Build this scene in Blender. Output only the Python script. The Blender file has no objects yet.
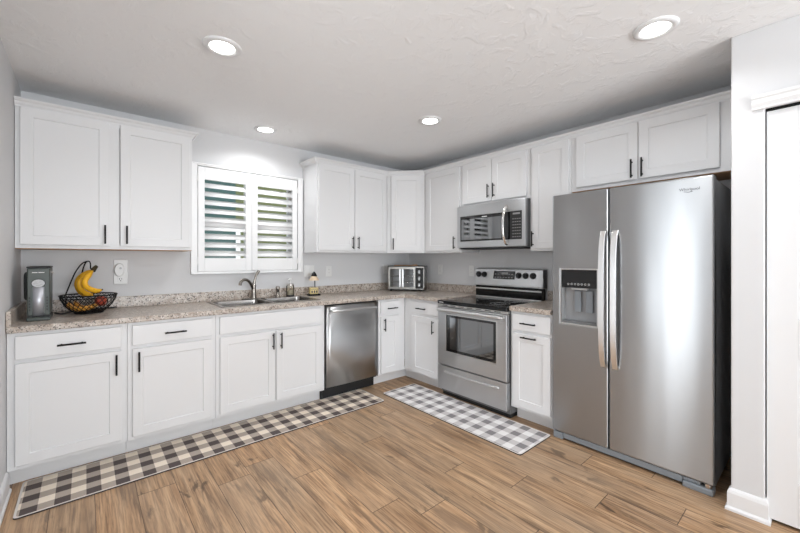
import bpy, bmesh, math, random
from mathutils import Vector, Matrix
random.seed(7)
S = bpy.context.scene
C = S.collection
PI = math.pi

# ------------------------------------------------------------------ camera, world, sun, big lights, exposure
cam_d = bpy.data.cameras.new('camera')
cam = bpy.data.objects.new('camera', cam_d); C.objects.link(cam)
cam.location = (-3.2077, -3.5577, 1.2872)
cam.rotation_euler = (PI/2, 0, -0.7096)
cam_d.sensor_width = 36; cam_d.lens = 365.89/800*36; cam_d.shift_y = -(266.5-259.28)/800
cam_d.clip_start = 0.02
S.camera = cam
S.view_settings.view_transform = 'Standard'; S.view_settings.look = 'None'
S.view_settings.gamma = 1; S.view_settings.use_curve_mapping = False
S.view_settings.exposure = 0.1

world = bpy.data.worlds.new('sky'); S.world = world; world.use_nodes = True
wn = world.node_tree.nodes; wn.clear()
wo = wn.new('ShaderNodeOutputWorld'); wb = wn.new('ShaderNodeBackground')
wb.inputs[0].default_value = (0.86, 0.93, 1.0, 1); wb.inputs[1].default_value = 2.2
world.node_tree.links.new(wb.outputs[0], wo.inputs[0])

def add_light(name, kind, loc, rot, energy, color=(1, 1, 1), **kw):
    d = bpy.data.lights.new(name, kind); d.energy = energy; d.color = color
    for k, v in kw.items(): setattr(d, k, v)
    o = bpy.data.objects.new(name, d); C.objects.link(o)
    o.location = loc; o.rotation_euler = rot
    return o
add_light('sun', 'SUN', (0, 9, 9), (math.radians(-42), 0, math.radians(-14)), 12.0, (1, .97, .92), angle=0.02)
# daylight coming in through the patio door (left wall) and the wide windows of the rear wall
add_light('patio_daylight', 'AREA', (-3.62, -2.36, 1.05), (0, -math.radians(100), 0), 9, (.94, .975, 1), shape='RECTANGLE', size=2.0, size_y=0.26)
add_light('rear_daylight', 'AREA', (-2.2, -7.06, 1.25), (math.radians(143), 0, 0), 170, (.92, .965, 1), shape='RECTANGLE', size=2.3, size_y=1.9)
LAMP_W = 4.0
LAMP_COL = (.97, .985, 1)

# ------------------------------------------------------------------ materials
def new_mat(name):
    m = bpy.data.materials.new(name); m.use_nodes = True
    nt = m.node_tree; b = nt.nodes['Principled BSDF']
    return m, nt, b
def mat(name, col, rough=.5, metal=0, spec=.5, coat=0, emis=None, estr=0, aniso=0, trans=0):
    m, nt, b = new_mat(name)
    b.inputs['Base Color'].default_value = (*col, 1)
    b.inputs['Roughness'].default_value = rough; b.inputs['Metallic'].default_value = metal
    b.inputs['Specular IOR Level'].default_value = spec; b.inputs['Coat Weight'].default_value = coat
    b.inputs['Anisotropic'].default_value = aniso; b.inputs['Transmission Weight'].default_value = trans
    if emis: b.inputs['Emission Color'].default_value = (*emis, 1); b.inputs['Emission Strength'].default_value = estr
    return m
def nd(nt, t, **kw):
    n = nt.nodes.new(t)
    for k, v in kw.items():
        if k.startswith('_'): setattr(n, k[1:], v)
        else: n.inputs[k.replace('_', ' ')].default_value = v
    return n
def ramp(nt, stops, fac=None, interp='LINEAR'):
    r = nt.nodes.new('ShaderNodeValToRGB'); r.color_ramp.interpolation = interp
    e = r.color_ramp.elements
    while len(e) < len(stops): e.new(.5)
    for el, (p, c) in zip(e, stops):
        el.position = p; el.color = (*c, 1) if len(c) == 3 else c
    if fac is not None: nt.links.new(fac, r.inputs[0])
    return r
def mixc(nt, fac, a, b, mode='MIX'):
    n = nt.nodes.new('ShaderNodeMix'); n.data_type = 'RGBA'; n.blend_type = mode
    for s, v in ((n.inputs[0], fac), (n.inputs[6], a), (n.inputs[7], b)):
        if hasattr(v, 'is_output'): nt.links.new(v, s)
        elif isinstance(v, (int, float)): s.default_value = v
        else: s.default_value = (*v, 1)
    return n.outputs[2]
def mth(nt, op, a, b=0.0):
    n = nt.nodes.new('ShaderNodeMath'); n.operation = op
    for s, v in zip(n.inputs, (a, b)):
        if hasattr(v, 'is_output'): nt.links.new(v, s)
        else: s.default_value = v
    return n.outputs[0]
def bump(nt, b, h, strength, dist):
    n = nt.nodes.new('ShaderNodeBump'); n.inputs['Strength'].default_value = strength; n.inputs['Distance'].default_value = dist
    nt.links.new(h, n.inputs['Height']); nt.links.new(n.outputs[0], b.inputs['Normal'])

def paint(name, col, rough, scale, strength, dist):
    m, nt, b = new_mat(name)
    b.inputs['Base Color'].default_value = (*col, 1); b.inputs['Roughness'].default_value = rough
    b.inputs['Specular IOR Level'].default_value = .3
    tc = nd(nt, 'ShaderNodeTexCoord'); n = nd(nt, 'ShaderNodeTexNoise', Scale=scale, Detail=4.0, Roughness=.6)
    nt.links.new(tc.outputs['Object'], n.inputs['Vector'])
    bump(nt, b, n.outputs[0], strength, dist)
    return m
M = {}
M['wall'] = paint('wall_paint', (.69, .69, .697), .6, 120, .12, .002)
def ceiling_mat():
    m, nt, b = new_mat('ceiling_knockdown')
    b.inputs['Base Color'].default_value = (.88, .88, .885, 1); b.inputs['Roughness'].default_value = .8
    b.inputs['Specular IOR Level'].default_value = .2
    tc = nd(nt, 'ShaderNodeTexCoord'); n = nd(nt, 'ShaderNodeTexNoise', Scale=9.0, Detail=5.0, Roughness=.62, Distortion=.6)
    nt.links.new(tc.outputs['Object'], n.inputs['Vector'])
    r = ramp(nt, [(.50, (0, 0, 0)), (.60, (1, 1, 1))], n.outputs[0])
    bump(nt, b, r.outputs[0], .4, .004)
    return m
M['ceiling'] = ceiling_mat()
M['white'] = mat('white_cabinet_paint', (.765, .765, .77), .38, spec=.4)
M['trim'] = mat('white_trim_paint', (.78, .78, .785), .4)
M['shutter'] = mat('white_shutter_paint', (.88, .88, .88), .4)
M['black'] = mat('black_metal', (.006, .006, .006), .5, spec=.25)
M['blackplastic'] = mat('black_plastic', (.014, .014, .015), .5)
M['blackglass'] = mat('black_glass', (.008, .008, .009), .06, spec=.6)
M['cooktop'] = mat('black_ceramic_glass', (.006, .006, .006), .09, spec=.3)
M['darkgrey'] = mat('dark_grey_enamel', (.16, .165, .17), .4)
M['mirror'] = mat('reflective_dark_glass', (.24, .245, .25), .04, 1)
M['sinksteel'] = mat('sink_steel', (.30, .285, .27), .22, 1)
M['midgrey'] = mat('slate_grey_plastic', (.24, .265, .29), .5)
M['cavity'] = mat('dispenser_grey', (.33, .335, .345), .4)
M['handle_pale'] = mat('pale_steel_handle', (.86, .86, .86), .32, 1)
M['lightgrey'] = mat('light_grey_plastic', (.52, .53, .54), .4)
M['plate'] = mat('white_plastic', (.80, .80, .79), .35)
M['wood_raw'] = mat('raw_wood_edge', (.45, .26, .14), .6)
M['chrome'] = mat('chrome', (.72, .70, .68), .14, 1)
M['nickel'] = mat('brushed_nickel', (.30, .275, .25), .22, 1)
M['tumbler'] = mat('brushed_tumbler_steel', (.55, .56, .60), .42, .7)
M['toaster'] = mat('toaster_steel', (.36, .35, .33), .3, 1)
M['fridge_side'] = mat('fridge_side_grey', (.30, .31, .32), .45)
M['satin'] = mat('satin_steel_handle', (.72, .72, .72), .28, 1)
M['lamp_on'] = mat('lit_diffuser', (1, 1, 1), .5, emis=(1, .99, .97), estr=9)
M['green'] = mat('sage_green_enamel', (.060, .074, .066), .35)
M['mark'] = mat('pale_print', (.75, .75, .75), .4)
M['darkmark'] = mat('dark_print', (.05, .05, .055), .5)
M['dim'] = mat('grey_print', (.30, .30, .30), .5)

def steel(name, col, rough, aniso=.9, wave=.16):
    m, nt, b = new_mat(name)
    b.inputs['Metallic'].default_value = 1
    b.inputs['Anisotropic'].default_value = aniso
    b.inputs['Anisotropic Rotation'].default_value = ANROT
    tg = nd(nt, 'ShaderNodeTangent'); tg.direction_type = 'RADIAL'; tg.axis = 'Z'
    nt.links.new(tg.outputs[0], b.inputs['Tangent'])
    tc = nd(nt, 'ShaderNodeTexCoord'); mp = nd(nt, 'ShaderNodeMapping'); mp.inputs['Scale'].default_value = (3, 3, 420)
    n = nd(nt, 'ShaderNodeTexNoise', Scale=3.0, Detail=2.0)
    nt.links.new(tc.outputs['Object'], mp.inputs[0]); nt.links.new(mp.outputs[0], n.inputs['Vector'])
    r = ramp(nt, [(.3, tuple(c*.98 for c in col)), (.7, col)], n.outputs[0]); nt.links.new(r.outputs[0], b.inputs['Base Color'])
    # slow upright waviness of the sheet metal
    mp2 = nd(nt, 'ShaderNodeMapping'); mp2.inputs['Scale'].default_value = (1, 1, .18)
    n2 = nd(nt, 'ShaderNodeTexNoise', Scale=4.5, Detail=1.0); nt.links.new(tc.outputs['Object'], mp2.inputs[0]); nt.links.new(mp2.outputs[0], n2.inputs['Vector'])
    bump(nt, b, n2.outputs[0], wave, .02)
    b.inputs['Roughness'].default_value = rough
    return m
ANROT = 0.25
M['steel'] = steel('brushed_stainless_steel', (.60, .61, .62), .33)
M['steel_fridge'] = steel('fridge_stainless_steel', (.43, .44, .45), .31)
M['steel_plain'] = mat('stainless_steel', (.60, .59, .57), .28, 1)

def granite():
    m, nt, b = new_mat('speckled_granite_laminate')
    tc = nd(nt, 'ShaderNodeTexCoord')
    def noise(s, d=4., r=.6, dist=0.):
        n = nd(nt, 'ShaderNodeTexNoise', Scale=s, Detail=d, Roughness=r, Distortion=dist); nt.links.new(tc.outputs['Object'], n.inputs['Vector']); return n.outputs[0]
    base = ramp(nt, [(.30, (.29, .225, .18)), (.45, (.45, .375, .315)), (.58, (.56, .495, .435)), (.72, (.66, .615, .565))], noise(26, 5, .65, .4)).outputs[0]
    cream = ramp(nt, [(.56, (0, 0, 0)), (.66, (.8, .8, .8))], noise(62, 3, .6)).outputs[0]
    c = mixc(nt, cream, base, (.74, .70, .65))
    grey = ramp(nt, [(.58, (0, 0, 0)), (.70, (.8, .8, .8))], noise(46, 3, .6, .8)).outputs[0]
    c = mixc(nt, grey, c, (.30, .275, .255))
    sp = ramp(nt, [(.57, (0, 0, 0)), (.63, (.95, .95, .95))], noise(110, 2, .5)).outputs[0]
    c = mixc(nt, sp, c, (.075, .062, .055))
    nt.links.new(c, b.inputs['Base Color']); b.inputs['Roughness'].default_value = .28
    return m
M['granite'] = granite()

def wood_floor():
    m, nt, b = new_mat('oak_plank_floor')
    at = nd(nt, 'ShaderNodeAttribute', _attribute_name='tone'); rnd = at.outputs['Fac']
    tc = nd(nt, 'ShaderNodeTexCoord')
    off = nd(nt, 'ShaderNodeCombineXYZ'); nt.links.new(mth(nt, 'MULTIPLY', rnd, 37.), off.inputs[0]); nt.links.new(mth(nt, 'MULTIPLY', rnd, 91.), off.inputs[1])
    ad = nd(nt, 'ShaderNodeVectorMath', _operation='ADD'); nt.links.new(tc.outputs['Object'], ad.inputs[0]); nt.links.new(off.outputs[0], ad.inputs[1])
    def noise(sx, sy, s, d=5., r=.6, dist=0.):
        mp = nd(nt, 'ShaderNodeMapping'); mp.inputs['Scale'].default_value = (sx, sy, 1); nt.links.new(ad.outputs[0], mp.inputs[0])
        n = nd(nt, 'ShaderNodeTexNoise', Scale=s, Detail=d, Roughness=r, Distortion=dist); nt.links.new(mp.outputs[0], n.inputs['Vector']); return n.outputs[0]
    g1 = noise(1, .05, 30, 6, .62, .0)
    c = ramp(nt, [(.28, (.25, .14, .072)), (.42, (.41, .25, .136)), (.56, (.52, .335, .192)), (.74, (.63, .44, .28))], g1).outputs[0]
    g2 = noise(1, .035, 120, 4, .6)
    c = mixc(nt, .75, c, ramp(nt, [(.38, (.42, .38, .35)), (.54, (1, 1, 1)), (.7, (1.15, 1.12, 1.08))], g2).outputs[0], 'MULTIPLY')
    g5 = noise(1, .06, 26, 5, .66, .1)
    c = mixc(nt, mth(nt, 'MULTIPLY', ramp(nt, [(.555, (0, 0, 0)), (.62, (1, 1, 1))], g5).outputs[0], .70), c, (.14, .082, .048))
    # dark cathedral streaks and knots
    g3 = noise(1, .11, 9.5, 6, .66, .35)
    st = ramp(nt, [(.56, (0, 0, 0)), (.66, (1, 1, 1))], g3).outputs[0]
    c = mixc(nt, mth(nt, 'MULTIPLY', st, .66), c, (.13, .075, .043))
    g4 = noise(1, .42, 6.5, 4, .55, .8)
    kn = ramp(nt, [(.63, (0, 0, 0)), (.69, (1, 1, 1))], g4).outputs[0]
    c = mixc(nt, mth(nt, 'MULTIPLY', kn, .8), c, (.065, .036, .02))
    # greyer and warmer zones along each plank
    gz = noise(1, .25, 3.2, 2, .5)
    c = mixc(nt, ramp(nt, [(.42, (0, 0, 0)), (.62, (.40, .40, .40))], gz).outputs[0], c, (.36, .27, .19))
    tone = ramp(nt, [(0, (.88, .86, .85)), (.5, (1, 1, 1)), (1, (1.12, 1.08, 1.04))], rnd).outputs[0]
    c = mixc(nt, 1.0, c, tone, 'MULTIPLY')
    uv = nd(nt, 'ShaderNodeUVMap'); sep = nd(nt, 'ShaderNodeSeparateXYZ'); nt.links.new(uv.outputs[0], sep.inputs[0])
    e1 = mth(nt, 'LESS_THAN', sep.outputs[0], .0030); e2 = mth(nt, 'LESS_THAN', sep.outputs[1], .0040)
    e = mth(nt, 'MAXIMUM', e1, e2)
    c = mixc(nt, mth(nt, 'MULTIPLY', e, .85), c, (.05, .03, .018))
    nt.links.new(c, b.inputs['Base Color'])
    rr = mth(nt, 'MULTIPLY_ADD', g2, .16); rr.node.inputs[2].default_value = .34
    nt.links.new(rr, b.inputs['Roughness']); b.inputs['Specular IOR Level'].default_value = .4
    bump(nt, b, g2, .05, .002)
    return m
M['floor'] = wood_floor()

def rug_mat(name, light, mid, dark, sq, ox, oy):
    m, nt, b = new_mat(name)
    tc = nd(nt, 'ShaderNodeTexCoord'); sep = nd(nt, 'ShaderNodeSeparateXYZ'); nt.links.new(tc.outputs['Object'], sep.inputs[0])
    def stripe(o, off):
        f = mth(nt, 'FRACT', mth(nt, 'MULTIPLY', mth(nt, 'ADD', o, off), 1/(2*sq)))
        return mth(nt, 'LESS_THAN', f, .5)
    a = stripe(sep.outputs[0], ox+20*sq); d = stripe(sep.outputs[1], oy+20*sq)
    s = mth(nt, 'MULTIPLY', mth(nt, 'ADD', a, d), .5)
    r = ramp(nt, [(0, light), (.34, mid), (.75, dark)], s, 'CONSTANT')
    n = nd(nt, 'ShaderNodeTexNoise', Scale=220.0, Detail=2.0); nt.links.new(tc.outputs['Object'], n.inputs['Vector'])
    c = mixc(nt, .25, r.outputs[0], n.outputs['Color'], 'SOFT_LIGHT')
    nt.links.new(c, b.inputs['Base Color']); b.inputs['Roughness'].default_value = .8; b.inputs['Specular IOR Level'].default_value = .2
    bump(nt, b, n.outputs[0], .2, .001)
    return m
M['rug'] = rug_mat('buffalo_check_weave', (.86, .76, .64), (.44, .375, .32), (.105, .085, .080), .0643, -.020, -.012)
M['rug2'] = rug_mat('pale_buffalo_check_weave', (.84, .82, .81), (.60, .57, .565), (.25, .235, .24), .0635, -.082, -.025)
M['hem'] = mat('pale_rug_hem', (.70, .66, .62), .8)
M['rugedge'] = mat('dark_rug_edge', (.05, .04, .038), .8)

def banana_mat(name, a, c2):
    m, nt, b = new_mat(name)
    tc = nd(nt, 'ShaderNodeTexCoord'); n = nd(nt, 'ShaderNodeTexNoise', Scale=45.0, Detail=3.0); nt.links.new(tc.outputs['Object'], n.inputs['Vector'])
    r = ramp(nt, [(.62, a), (.72, c2)], n.outputs[0]); nt.links.new(r.outputs[0], b.inputs['Base Color']); b.inputs['Roughness'].default_value = .4
    return m
M['banana'] = banana_mat('banana_skin', (.80, .42, .015), (.30, .13, .02))
M['banana2'] = banana_mat('ripe_banana_skin', (.72, .33, .05), (.20, .09, .03))
M['apple'] = banana_mat('red_apple_skin', (.42, .06, .03), (.55, .22, .05))
M['stem'] = mat('banana_stem', (.05, .035, .012), .6)
M['cream'] = mat('cream_shade', (.72, .56, .40), .6)
M['yellow'] = mat('pale_yellow_ceramic', (.70, .55, .24), .4)
M['grass'] = banana_mat('lawn_grass', (.10, .115, .03), (.15, .15, .05))
M['siding'] = mat('teal_siding', (.03, .075, .07), .7)

def glass_thin(name, tint=(1, 1, 1)):
    m = bpy.data.materials.new(name); m.use_nodes = True; nt = m.node_tree; nt.nodes.clear()
    o = nt.nodes.new('ShaderNodeOutputMaterial'); mx = nt.nodes.new('ShaderNodeMixShader')
    t = nt.nodes.new('ShaderNodeBsdfTransparent'); t.inputs[0].default_value = (*tint, 1)
    g = nt.nodes.new('ShaderNodeBsdfGlossy'); g.inputs['Roughness'].default_value = .02
    f = nt.nodes.new('ShaderNodeFresnel'); f.inputs[0].default_value = 1.35
    nt.links.new(f.outputs[0], mx.inputs[0]); nt.links.new(t.outputs[0], mx.inputs[1]); nt.links.new(g.outputs[0], mx.inputs[2]); nt.links.new(mx.outputs[0], o.inputs[0])
    return m
M['glass'] = glass_thin('clear_glass')
M['amber'] = glass_thin('smoky_glass', (.90, .88, .82))

# ------------------------------------------------------------------ mesh builder
class MB:
    def __init__(s): s.v = []; s.f = []; s.sm = []
    def add(s, vs, fs, smooth=False):
        o = len(s.v); s.v += [Vector(p) for p in vs]
        for f in fs: s.f.append([i+o for i in f]); s.sm.append(smooth)
        return s
    def box(s, x0, x1, y0, y1, z0, z1):
        x0, x1 = sorted((x0, x1)); y0, y1 = sorted((y0, y1)); z0, z1 = sorted((z0, z1))
        return s.add([(x0,y0,z0),(x1,y0,z0),(x1,y1,z0),(x0,y1,z0),(x0,y0,z1),(x1,y0,z1),(x1,y1,z1),(x0,y1,z1)],
                     [(3,2,1,0),(4,5,6,7),(0,1,5,4),(1,2,6,5),(2,3,7,6),(3,0,4,7)])
    def tube(s, pts, r, n=10, closed=False, rs=None):
        pts = [Vector(p) for p in pts]; N = len(pts); rings = []; up = None
        for i, p in enumerate(pts):
            a = pts[(i-1) % N] if (closed or i > 0) else p; b = pts[(i+1) % N] if (closed or i < N-1) else p
            t = (b-a).normalized()
            if up is None: up = t.orthogonal().normalized()
            up = (up - t*up.dot(t)).normalized(); w = t.cross(up); rr = rs[i] if rs else r
            rings.append([p + (up*math.cos(2*PI*k/n) + w*math.sin(2*PI*k/n))*rr for k in range(n)])
        vs = [q for g in rings for q in g]; fs = []
        for i in range(N if closed else N-1):
            j = (i+1) % N
            for k in range(n): fs.append((i*n+k, i*n+(k+1) % n, j*n+(k+1) % n, j*n+k))
        s.add(vs, fs, True)
        if not closed: s.add(rings[0], [tuple(reversed(range(n)))]); s.add(rings[-1], [tuple(range(n))])
        return s
    def cyl(s, p0, p1, r, r1=None, n=20): return s.tube([p0, p1], r, n, rs=[r, r if r1 is None else r1])
    def lathe(s, prof, c=(0, 0, 0), n=32, caps=True):
        vs = [(c[0]+r*math.cos(2*PI*k/n), c[1]+r*math.sin(2*PI*k/n), c[2]+z) for r, z in prof for k in range(n)]
        fs = [(i*n+k, i*n+(k+1) % n, (i+1)*n+(k+1) % n, (i+1)*n+k) for i in range(len(prof)-1) for k in range(n)]
        s.add(vs, fs, True)
        if caps:
            m = len(prof)-1
            if prof[0][0] > 1e-4: s.add(vs[:n], [tuple(reversed(range(n)))])
            if prof[-1][0] > 1e-4: s.add(vs[m*n:], [tuple(range(n))])
        return s
    def prism(s, poly, axis, a, b):
        # poly: 2-D points in the two remaining axes (order x,y,z without the axis), counter-clockwise
        def p3(q, t):
            q = list(q); q.insert('xyz'.index(axis), t); return tuple(q)
        n = len(poly); vs = [p3(q, a) for q in poly]+[p3(q, b) for q in poly]
        return s.add(vs, [tuple(range(n)), tuple(reversed(range(n, 2*n)))]+[(i, i+n, (i+1) % n+n, (i+1) % n) for i in range(n)])
    def cells(s, xs, ys, keep, z0, z1):
        def k(i, j): return 0 <= i < len(xs)-1 and 0 <= j < len(ys)-1 and keep(i, j)
        idx = {}
        def V(i, j, z):
            if (i, j, z) not in idx: idx[(i, j, z)] = len(s.v); s.v.append(Vector((xs[i], ys[j], z)))
            return idx[(i, j, z)]
        for i in range(len(xs)-1):
            for j in range(len(ys)-1):
                if not k(i, j): continue
                F = [[V(i,j,z1),V(i+1,j,z1),V(i+1,j+1,z1),V(i,j+1,z1)], [V(i,j+1,z0),V(i+1,j+1,z0),V(i+1,j,z0),V(i,j,z0)]]
                if not k(i, j-1): F.append([V(i,j,z0),V(i+1,j,z0),V(i+1,j,z1),V(i,j,z1)])
                if not k(i, j+1): F.append([V(i+1,j+1,z0),V(i,j+1,z0),V(i,j+1,z1),V(i+1,j+1,z1)])
                if not k(i-1, j): F.append([V(i,j+1,z0),V(i,j,z0),V(i,j,z1),V(i,j+1,z1)])
                if not k(i+1, j): F.append([V(i+1,j,z0),V(i+1,j+1,z0),V(i+1,j+1,z1),V(i+1,j,z1)])
                s.f += F; s.sm += [False]*len(F)
        return s
    def xf(s, m):
        s.v = [m @ p for p in s.v]; return s
    def shaker(s, x0, x1, z0, z1, yf, t=.019, fw=.057, rec=.007):
        c = .0018; bv = .0035
        def ring(a, b, cc, d, y): return [(a, y, cc), (b, y, cc), (b, y, d), (a, y, d)]
        R = [ring(x0, x1, z0, z1, yf+t), ring(x0, x1, z0, z1, yf+c), ring(x0+c, x1-c, z0+c, z1-c, yf),
             ring(x0+fw, x1-fw, z0+fw, z1-fw, yf), ring(x0+fw+bv, x1-fw-bv, z0+fw+bv, z1-fw-bv, yf+rec)]
        vs = [p for r in R for p in r]; fs = [(3, 2, 1, 0)]
        for i in range(4):
            for k in range(4): fs.append((i*4+k, i*4+(k+1) % 4, (i+1)*4+(k+1) % 4, (i+1)*4+k))
        fs.append((16, 17, 18, 19))
        return s.add(vs, fs)
    def slab(s, x0, x1, z0, z1, yf, t=.019, c=.002):
        def ring(a, b, cc, d, y): return [(a, y, cc), (b, y, cc), (b, y, d), (a, y, d)]
        R = [ring(x0, x1, z0, z1, yf+t), ring(x0, x1, z0, z1, yf+c), ring(x0+c, x1-c, z0+c, z1-c, yf)]
        vs = [p for r in R for p in r]; fs = [(3, 2, 1, 0)]
        for i in range(2):
            for k in range(4): fs.append((i*4+k, i*4+(k+1) % 4, (i+1)*4+(k+1) % 4, (i+1)*4+k))
        fs.append((8, 9, 10, 11))
        return s.add(vs, fs)
    def pull(s, x, z, yf, horiz=False, L=.128):
        h = L/2; y = yf-.028
        d = Vector((1, 0, 0)) if horiz else Vector((0, 0, 1)); c = Vector((x, y, z))
        s.cyl(c-d*h, c+d*h, .0055, n=12)
        for k in (-1, 1): s.cyl(c+d*k*h*.72, c+d*k*h*.72+Vector((0, .0285, 0)), .0045, n=10)
        return s
    def build(s, name, m, parent=None, bevel=0, seg=2, fix=True):
        me = bpy.data.meshes.new(name); me.from_pydata([tuple(p) for p in s.v], [], s.f)
        for p, q in zip(me.polygons, s.sm): p.use_smooth = q
        if fix:
            bm = bmesh.new(); bm.from_mesh(me); bmesh.ops.recalc_face_normals(bm, faces=bm.faces); bm.to_mesh(me); bm.free()
        me.materials.append(m if not isinstance(m, str) else M[m])
        o = bpy.data.objects.new(name, me); C.objects.link(o)
        if parent: o.parent = parent
        if bevel:
            b = o.modifiers.new('bevel', 'BEVEL'); b.width = bevel; b.segments = seg; b.limit_method = 'ANGLE'; b.angle_limit = math.radians(40)
        return o
def tag(o, label, cat, group=None, kind=None):
    if label: o['label'] = label
    if cat: o['category'] = cat
    if group: o['group'] = group
    if kind: o['kind'] = kind
    return o
def thing(name, label, cat, loc, rz=0, group=None):
    o = bpy.data.objects.new(name, None); C.objects.link(o); o.empty_display_size = .05
    o.location = loc; o.rotation_euler = (0, 0, rz)
    return tag(o, label, cat, group)
def struct(o): o['kind'] = 'structure'; return o
def dup(root, loc, rz=None, label=None):
    r = root.copy(); C.objects.link(r); r.location = loc
    if rz is not None: r.rotation_euler = (0, 0, rz)
    if label: r['label'] = label
    for ch in list(root.children):
        c = ch.copy(); C.objects.link(c); c.parent = r
        for g in list(ch.children):
            d = g.copy(); C.objects.link(d); d.parent = c
    return r
RZ = -PI/2     # right-hand run: local x runs along -y, local -y faces -x
def text_mesh(name, body, size, m, parent, loc, rot, ext=.0006):
    cu = bpy.data.curves.new(name, 'FONT'); cu.body = body; cu.size = size; cu.extrude = ext; cu.align_x = 'CENTER'; cu.align_y = 'CENTER'
    t = bpy.data.objects.new(name+'_c', cu); C.objects.link(t)
    bpy.context.view_layer.update()
    me = bpy.data.meshes.new_from_object(t.evaluated_get(bpy.context.evaluated_depsgraph_get()))
    C.objects.unlink(t); bpy.data.objects.remove(t)
    me.name = name; me.materials.clear(); me.materials.append(M[m])
    o = bpy.data.objects.new(name, me); C.objects.link(o); o.parent = parent; o.location = loc; o.rotation_euler = rot
    return o

# ------------------------------------------------------------------ room shell
XL, ZC, YR, SX, SY = -3.5415, 2.43, -7.0, -.685, -3.2386
T = .15
# floor: every plank is one face with its own tone
def floor():
    me = bpy.data.meshes.new('floor'); vs = []; fs = []; tone = []; uvs = []
    w, L = .178, 1.22
    known = {4: -1.215, 5: -1.53, 6: -2.06, 7: -2.23, 9: -2.063, 10: -2.403, 11: -2.78, 12: -3.09, 13: -2.56, 3: -1.31, 1: -1.12, 2: -1.95, 8: -1.45}
    rr = random.Random(3)
    for k in range(-3, 19):
        a = max(-3.172+w*(k-1), XL-T); b = min(-3.172+w*k, .12)
        if b <= a: continue
        y = known.get(k-1+0, -rr.random()*L) if k-1 in known else -rr.random()*1.22
        while y < .12: y += L
        while y > YR-T:
            y1, y0 = min(y, .12), max(y-L, YR-T)
            i = len(vs); vs += [(a, y0, 0), (b, y0, 0), (b, y1, 0), (a, y1, 0)]; fs.append((i, i+1, i+2, i+3))
            tone.append(rr.random()); uvs += [(0, 0), (b-a, 0), (b-a, y1-y0), (0, y1-y0)]
            y -= L
    n = len(vs)
    me.from_pydata(vs+[(XL-T, YR-T, -.02), (.12, YR-T, -.02), (.12, .12, -.02), (XL-T, .12, -.02)], [], fs+[(n+3, n+2, n+1, n)])
    at = me.attributes.new('tone', 'FLOAT', 'FACE')
    for i, v in enumerate(tone+[.5]): at.data[i].value = v
    uv = me.uv_layers.new(name='UVMap')
    for i, c in enumerate(uvs+[(.1, .1)]*4): uv.data[i].uv = c
    me.materials.append(M['floor'])
    o = bpy.data.objects.new('floor', me); C.objects.link(o); struct(o)
floor()
struct(MB().box(XL-T, .12, YR-T, T, ZC, ZC+.2).build('ceiling', 'ceiling'))
# wall_back with the window opening
WX0, WX1, WZ0, WZ1 = -2.478, -1.562, 1.178, 2.092
wb_ = MB()
def wall_cells(xs, zs, hole, a, b, axis):
    m = MB().cells(xs, zs, lambda i, j: (i, j) not in hole, a, b)   # built in (u, z, depth) then swizzled
    if axis == 'y': m.v = [Vector((p.x, p.z, p.y)) for p in m.v]
    else: m.v = [Vector((p.z, p.x, p.y)) for p in m.v]
    return m
struct(wall_cells([XL-T, WX0, WX1, .12], [-.02, WZ0, WZ1, ZC], {(1, 1)}, 0, T, 'y').build('wall_back', 'wall'))
struct(wall_cells([YR, -2.65, -2.07, 0], [-.02, 0.02, 2.05, ZC], {(1, 1)}, XL-T, XL, 'x').build('wall_left', 'wall'))
struct(wall_cells([XL, -3.3, -.95, .0], [-.02, .3, 2.2, ZC], {(1, 1)}, YR-T, YR, 'y').build('wall_rear', 'wall'))
struct(MB().box(0, .12, SY, 0, -.02, ZC).build('wall_right', 'wall'))
# the stub wall beside the fridge, opening for the closet door, and the rest of that wall
DY0, DY1, DZ = -3.362, -4.122, 2.026
struct(MB().box(SX+.115, -.0005, SY-.115, SY, 0, ZC).build('wall_stub', 'wall'))
struct(wall_cells([YR, DY1, DY0, SY], [0, DZ, ZC], {(1, 0)}, SX, SX+.115, 'x').build('wall_closet', 'wall', bevel=.005))
struct(MB().box(-.02, .12, YR, SY-.115, 0, ZC).build('wall_closet_back', 'wall'))

# baseboards with an ogee top
def bb_profile(): return [(0, 0), (-.022, 0), (-.022, .012), (-.014, .022), (-.014, .088), (-.010, .102), (-.004, .110), (0, .112)]
def baseboard(name, path, m='trim'):
    # path: list of (x,y); profile offset to the left-hand side normal
    mb = MB(); pr = bb_profile(); pts = [Vector(p).to_2d() for p in path]; n = len(pts); rings = []
    for i, p in enumerate(pts):
        d0 = (p-pts[i-1]).normalized() if i > 0 else None; d1 = (pts[i+1]-p).normalized() if i < n-1 else None
        if d0 is None: d0 = d1
        if d1 is None: d1 = d0
        n0 = Vector((-d0.y, d0.x)); n1 = Vector((-d1.y, d1.x)); b = (n0+n1); b = b/ (b.dot(n0))
        rings.append([(p.x+o*b.x, p.y+o*b.y, z) for o, z in pr])
    k = len(pr); vs = [q for r in rings for q in r]; fs = []
    for i in range(n-1):
        for j in range(k): fs.append((i*k+j, i*k+(j+1) % k, (i+1)*k+(j+1) % k, (i+1)*k+j))
    fs += [tuple(range(k)), tuple(reversed(range((n-1)*k, n*k)))]
    return struct(mb.add(vs, fs).build(name, m))
baseboard('baseboard_right', [(SX+.06, DY0), (SX, DY0), (SX, SY), (SX+.03, SY)][::-1])
baseboard('baseboard_left', [(XL, -2.02), (XL, -.612)])

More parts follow.
